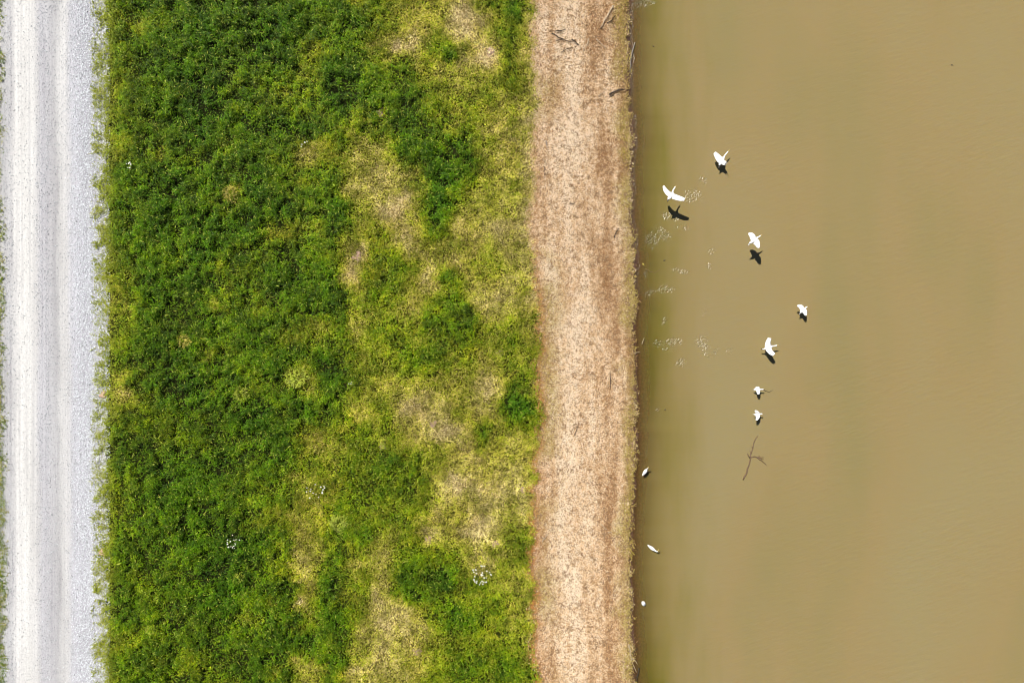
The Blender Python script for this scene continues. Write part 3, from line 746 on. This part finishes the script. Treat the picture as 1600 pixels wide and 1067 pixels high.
def egret(label, h, wings, body, neck, bill, legs, group, voxel=.011):
    """points are photo pixels + height above the body in metres; h = body height above the water"""
    zb = WZ + h; k = (H - zb) / H / PX
    cu, cv = body[len(body) // 2][0], body[len(body) // 2][1]
    org = Vector((ux(cu, zb), vy(cv, zb), zb))
    def w3(p):  # pixel + height -> local metres, allowing for the height
        z = p[2] if len(p) > 2 else 0
        return Vector((ux(p[0], zb + z), vy(p[1], zb + z), zb + z)) - org
    bm = bmesh.new()
    for lead, trail in wings:                      # root -> tip
        N = 26
        Lp, Tp = catmull([w3(p) for p in lead], N), catmull([w3(p) for p in trail], N)
        rings = []
        for i in range(N):
            a, b = Lp[i], Tp[i]; ch = (b - a)
            f = i / (N - 1)
            b = b + ch.normalized() * (.022 * abs(math.sin(f * 9.5 * math.pi)) - .012)       # feather tips
            th = .045 * (1 - f) + .017
            up = Vector((0, 0, 1)); cam_ = min(.05, ch.length * .14)
            rings.append([bm.verts.new(q) for q in (a, a.lerp(b, .22) + up * (cam_ + th * .5), a.lerp(b, .55) + up * (cam_ * .8 + th * .4), b + up * .008,
                                                    b - up * .008, a.lerp(b, .55) + up * (cam_ * .8 - th * .4), a.lerp(b, .22) + up * (cam_ - th * .6))])
        for i in range(N - 1):
            for j in range(7): bm.faces.new([rings[i][j], rings[i][(j + 1) % 7], rings[i + 1][(j + 1) % 7], rings[i + 1][j]])
        bm.faces.new(rings[0][::-1]); bm.faces.new(rings[-1])
    def tube(path, n):
        C = catmull([w3(p) for p in path], n); R = np.interp(np.linspace(0, 1, n), np.linspace(0, 1, len(path)), [p[3] for p in path])
        tube_bm(bm, C, R, 12); return C
    tube(body, 18); nk = tube(neck, 16)
    bl = tube(bill, 6); lg = [tube(p, 10) for p in legs]
    bmesh.ops.recalc_face_normals(bm, faces=bm.faces)
    me = bpy.data.meshes.new("egret_raw"); bm.to_mesh(me); bm.free()
    tmp = bpy.data.objects.new("egret_raw", me); COL.objects.link(tmp)
    md = tmp.modifiers.new("r", 'REMESH'); md.mode = 'VOXEL'; md.voxel_size = voxel; md.use_smooth_shade = True
    sm = tmp.modifiers.new("s", 'SMOOTH'); sm.factor = .5; sm.iterations = 2
    dg = bpy.context.evaluated_depsgraph_get(); dg.update()
    fin = bpy.data.meshes.new_from_object(tmp.evaluated_get(dg))
    bpy.data.objects.remove(tmp); bpy.data.meshes.remove(me)
    bm = bmesh.new(); bm.from_mesh(fin); bpy.data.meshes.remove(fin)
    def near(p, C, r): return min((p - c).length for c in C) < r
    body_c = [w3(p) for p in body]
    for f in bm.faces:
        p = f.calc_center_median()
        f.material_index = 1 if near(p, bl[1:], .024) else (2 if any(near(p, c[2:], .034) for c in lg) and min((p - c).length for c in body_c) > .09 else 0)
        f.smooth = True
    # eyes, sunk in the sides of the head
    hd = nk[-1]; d = (bl[-1] - bl[0]).normalized(); sd = d.cross(Vector((0, 0, 1))).normalized()
    for s in (-1, 1):
        r = bmesh.ops.create_icosphere(bm, subdivisions=1, radius=.009)
        bmesh.ops.translate(bm, verts=r["verts"], vec=hd + sd * .027 * s + Vector((0, 0, .012)))
        for f in {f for q in r["verts"] for f in q.link_faces}: f.material_index = 3
    me = bpy.data.meshes.new("egret"); bm.to_mesh(me); bm.free()
    for m in (M_WHITE, M_BILL, M_LEG, M_EYE): me.materials.append(m)
    o = bpy.data.objects.new("egret", me); COL.objects.link(o); o.location = org
    tag(o, label, "egret", group)
    return o
FLY = "white egrets flying low over the pond"
# upper right bird: right wing lifted
egret("uppermost flying white egret, its far wing lifted and shadow touching it", .50,
      [([(1129.5, 246.5, .02), (1126, 243, .05), (1122, 239.5, .08), (1118, 236.8, .10)], [(1126, 256.5, 0), (1121, 253.5, .04), (1117, 246.5, .08), (1114.7, 240.5, .10)]),
       ([(1130.5, 247.5, .02), (1132, 250.5, .10), (1134.5, 251.5, .24), (1137, 254, .40)], [(1127, 257.0, 0), (1131, 258.5, .08), (1133.5, 259.5, .20), (1134.5, 260.5, .32)])],
      [(1131, 245.5, 0, .05), (1129.5, 248.5, 0, .09), (1127.5, 252.5, 0, .10), (1125, 256.5, 0, .07), (1123.5, 258.5, 0, .03)],
      [(1130.5, 246.5, 0, .05), (1133, 242.5, .02, .034), (1135.5, 239.5, .02, .030), (1137.3, 237.3, .02, .036)],
      [(1137.3, 237.3, .02, .022), (1138.4, 236, .015, .017), (1139.8, 234.2, .01, .008)],
      [[(1125, 256, -.04, .018), (1123.8, 259.5, -.08, .016), (1122.6, 262.5, -.10, .016)], [(1125.6, 256.3, -.04, .018), (1124.6, 259.8, -.08, .016), (1123.4, 263, -.10, .016)]], FLY)
# left bird, spread wide
egret("widest spread flying white egret, nearest the bank, with separate shadow below", 1.34,
      [([(1050, 301.2, .02), (1046, 298.6, .05), (1041.5, 294, .07), (1038, 289.6, .06)], [(1046.5, 309, 0), (1041.5, 305.5, .04), (1037, 299, .06), (1035.2, 291.5, .06)]),
       ([(1051.5, 302, .02), (1058, 304.4, .05), (1065, 307, .07), (1070.5, 309.6, .06)], [(1050, 311, 0), (1057, 313.2, .04), (1063, 314.3, .06), (1069, 314.2, .06)])],
      [(1051.3, 300.5, 0, .05), (1050, 303.5, 0, .09), (1048, 307, 0, .10), (1045.5, 310, 0, .08), (1043, 310.6, 0, .05)],
      [(1050.5, 301.5, 0, .05), (1051.8, 297.5, .02, .036), (1053.5, 294.5, .02, .032), (1055, 292.3, .02, .036)],
      [(1055, 292.3, .02, .022), (1055.7, 291.3, .015, .016), (1056.6, 289.8, .01, .008)],
      [[(1045, 309.5, -.03, .018), (1043.5, 312.5, -.06, .017), (1042.2, 315.2, -.08, .017)], [(1045.8, 309.8, -.03, .018), (1044.2, 312.7, -.06, .017), (1042.8, 315.4, -.08, .017)]], FLY)
# third bird
egret("flying white egret in the line's middle with clear bird shaped shadow beneath", 1.23,
      [([(1181.5, 371, .02), (1180.2, 367.5, .06), (1176, 363.8, .08), (1170, 363.2, .08)], [(1174, 377.5, 0), (1171.8, 372.5, .05), (1170.8, 369, .07), (1168.8, 366.2, .08)]),
       ([(1183, 373.5, .02), (1186.5, 375.6, .06), (1187.6, 380.5, .08), (1187.3, 387, .08)], [(1177, 381, 0), (1180, 383.5, .05), (1182, 386, .07), (1184.5, 388, .08)])],
      [(1183.5, 371.5, 0, .05), (1181, 373.5, 0, .09), (1177.5, 376, 0, .10), (1174, 378.6, 0, .07), (1170.6, 380.3, 0, .035)],
      [(1182.5, 372, 0, .05), (1185.5, 370.3, .02, .034), (1187.3, 369, .02, .030), (1188.4, 368.2, .02, .035)],
      [(1188.4, 368.2, .02, .022), (1189.4, 367.5, .015, .016), (1190.8, 366.4, .01, .008)],
      [[(1172.5, 379.5, -.03, .016), (1170.5, 381.2, -.05, .015), (1168.6, 382.6, -.06, .015)], [(1173, 380, -.03, .016), (1171, 381.8, -.05, .015), (1169, 383.2, -.06, .015)]], FLY)
# right-most bird
egret("rightmost flying white egret, small, with shadow tucked under its wing", .50,
      [([(1256.8, 480.8, .02), (1255, 477.5, .06), (1251, 475.7, .10), (1246, 476.2, .12)], [(1251, 487, 0), (1249.8, 484, .05), (1248.3, 481.2, .08), (1245, 478.6, .12)]),
       ([(1258, 482.3, .02), (1260.8, 484.4, .06), (1261.4, 488, .10), (1260.8, 492.5, .12)], [(1253.5, 488.4, 0), (1255.3, 489.8, .05), (1256.8, 492, .08), (1258.8, 493.4, .12)])],
      [(1258.5, 481.3, 0, .045), (1256.5, 483, 0, .085), (1254, 485.2, 0, .09), (1251.8, 487.4, 0, .06), (1250, 489, 0, .03)],
      [(1257.8, 481.8, 0, .045), (1259.3, 480.6, .02, .036), (1260.4, 479.9, .03, .036), (1261, 479.4, .03, .036)],
      [(1261, 479.4, .03, .022), (1261.8, 478.9, .025, .016), (1262.7, 478.1, .02, .008)],
      [[(1251.5, 488, -.03, .015), (1250, 490, -.05, .014), (1248.8, 491.8, -.06, .014)]], FLY)
# lower big bird, neck level to the right
egret("large flying white egret with neck stretched level to the right", .55,
      [([(1204.8, 539.5, .02), (1204.2, 535.5, .06), (1205, 531.5, .08), (1205.7, 528.6, .08)], [(1195.5, 545.5, 0), (1195, 540, .05), (1196.6, 533.5, .07), (1199.8, 527.6, .08)]),
       ([(1205.5, 542.5, .02), (1206.8, 546.5, .12), (1209, 549, .24), (1211.7, 552.3, .36)], [(1196.5, 547.3, 0), (1199.5, 551, .08), (1203, 554, .20), (1207.2, 556.2, .30)])],
      [(1206.5, 540.9, 0, .05), (1203.5, 541.8, 0, .10), (1200, 543, 0, .11), (1196.5, 544.6, 0, .07), (1194.2, 545.4, 0, .04)],
      [(1205.5, 541, 0, .05), (1209, 540.6, .02, .036), (1212, 540, .02, .032), (1214, 539.6, .02, .036)],
      [(1214, 539.6, .02, .022), (1215.2, 539.4, .015, .016), (1217, 539.0, .01, .008)],
      [[(1195.5, 544.7, -.03, .018), (1192, 545, -.05, .015), (1189.3, 545, -.06, .015)], [(1195.5, 545.5, -.03, .018), (1192, 545.8, -.05, .015), (1189.5, 546, -.06, .015)]], FLY)
TK = "white egrets flapping just above the pond surface"
egret("hovering white egret whose bill points at the floating bent reed", .42,
      [([(1187.6, 607.6, .02), (1187.6, 606, .04), (1187, 604.6, .07), (1186.4, 603.6, .10)], [(1179.8, 608.5, 0), (1178.8, 607.5, .03), (1180, 605.6, .06), (1182, 603.8, .09)]),
       ([(1187.3, 609.8, .02), (1188, 611.5, .08), (1187.6, 613.5, .14), (1186.8, 615.8, .18)], [(1181.5, 610, 0), (1182, 612, .06), (1182.6, 614, .12), (1183.8, 616, .16)])],
      [(1188.2, 608.4, 0, .045), (1186, 608.5, 0, .085), (1183.5, 608.7, 0, .09), (1180.8, 608.6, 0, .06), (1178, 608.5, 0, .03)],
      [(1187.5, 608.4, 0, .045), (1190, 608.2, .01, .030), (1191.5, 608.2, .02, .034), (1192.4, 608.3, .02, .042)],
      [(1192.4, 608.3, .02, .026), (1193.2, 608.4, .015, .018), (1194.6, 608.6, .01, .008)],
      [[(1180, 608.3, -.03, .014), (1178, 608.5, -.05, .013), (1176.2, 608.5, -.06, .013)]], TK)
egret("hovering white egret just above the half sunken branch", .45,
      [([(1187, 645.5, .02), (1186.6, 643.6, .08), (1183.8, 641.4, .14), (1180.5, 640.2, .18)], [(1180.8, 648, 0), (1180.4, 645.8, .06), (1179.6, 643.8, .12), (1178.8, 641.8, .16)]),
       ([(1187.2, 648, .02), (1187.8, 650.8, .08), (1186.4, 653.5, .14), (1183.6, 656.9, .18)], [(1180.3, 649, 0), (1181, 651.5, .06), (1181, 653.8, .12), (1180.6, 656.2, .16)])],
      [(1188, 646.6, 0, .045), (1186, 647, 0, .085), (1183.5, 647.4, 0, .09), (1181, 647.6, 0, .06), (1178.5, 647.4, 0, .025)],
      [(1187.3, 646.7, 0, .045), (1189, 646.6, .01, .032), (1190, 646.5, .02, .034), (1190.8, 646.5, .02, .038)],
      [(1190.8, 646.5, .02, .024), (1191.6, 646.5, .015, .016), (1192.6, 646.4, .01, .008)],
      [[(1180, 647.5, -.03, .014), (1178, 647.4, -.05, .013), (1176.3, 647.2, -.06, .013)]], TK)
WD = "white egrets wading by the bank"
def wader(label, tail, chest, headp, billtip, h, neck_mid):
    """folded-wing egret standing in the shallows"""
    (tu, tv), (cu, cv) = tail, chest
    L_ = lambda f: (tu + (cu - tu) * f, tv + (cv - tv) * f)
    du, dv = cu - tu, cv - tv; n = math.hypot(du, dv); nu, nv = -dv / n, du / n
    wings = []
    for s in (-1, 1):
        a = [(L_(.86)[0] + nu * s * .8, L_(.86)[1] + nv * s * .8, .05), (L_(.6)[0] + nu * s * 2.3, L_(.6)[1] + nv * s * 2.3, .03), (L_(.25)[0] + nu * s * 1.5, L_(.25)[1] + nv * s * 1.5, .03), (L_(-.02)[0] + nu * s * .3, L_(-.02)[1] + nv * s * .3, .0)]
        b = [(L_(.8)[0], L_(.8)[1], .09), (L_(.55)[0] - nu * s * .3, L_(.55)[1] - nv * s * .3, .10), (L_(.2)[0] - nu * s * .3, L_(.2)[1] - nv * s * .3, .07), (L_(-.06)[0] - nu * s * .2, L_(-.06)[1] - nv * s * .2, .02)]
        wings.append((a, b))
    body = [(*L_(0), -.02, .02), (*L_(.25), 0, .062), (*L_(.55), .01, .092), (*L_(.8), .02, .085), (*L_(1.0), .05, .045)]
    neck = [(*L_(.95), .05, .05), (*neck_mid, .034), (*headp, .036)]
    bill = [(*headp, .024), ((headp[0] + billtip[0]) / 2, (headp[1] + billtip[1]) / 2, (headp[2] + billtip[2]) / 2, .016), (*billtip, .007)]
    legs = [[(L_(.5)[0] + nu * s * 1.1, L_(.5)[1] + nv * s * 1.1, -.05, .018), (L_(.42)[0] + nu * s * 1.1, L_(.42)[1] + nv * s * 1.1, -.22, .015), (L_(.5)[0] + nu * s * 1.1, L_(.5)[1] + nv * s * 1.1, -h - .15, .015)] for s in (-1, 1)]
    egret(label, h, wings, body, neck, bill, legs, WD)
wader("white egret wading at the bank with neck up, body slanting up right", (1003.6, 743), (1010.6, 733.2), (1012.2, 731, .30), (1013.8, 728.8, .27), .34, (1011.8, 731.8, .18))
wader("white egret wading lower down, body slanting down right, head turned", (1011.8, 851.2), (1022.8, 859.4), (1027.2, 861.6, .14), (1029.8, 857.2, .10), .30, (1025.2, 860.8, .10))
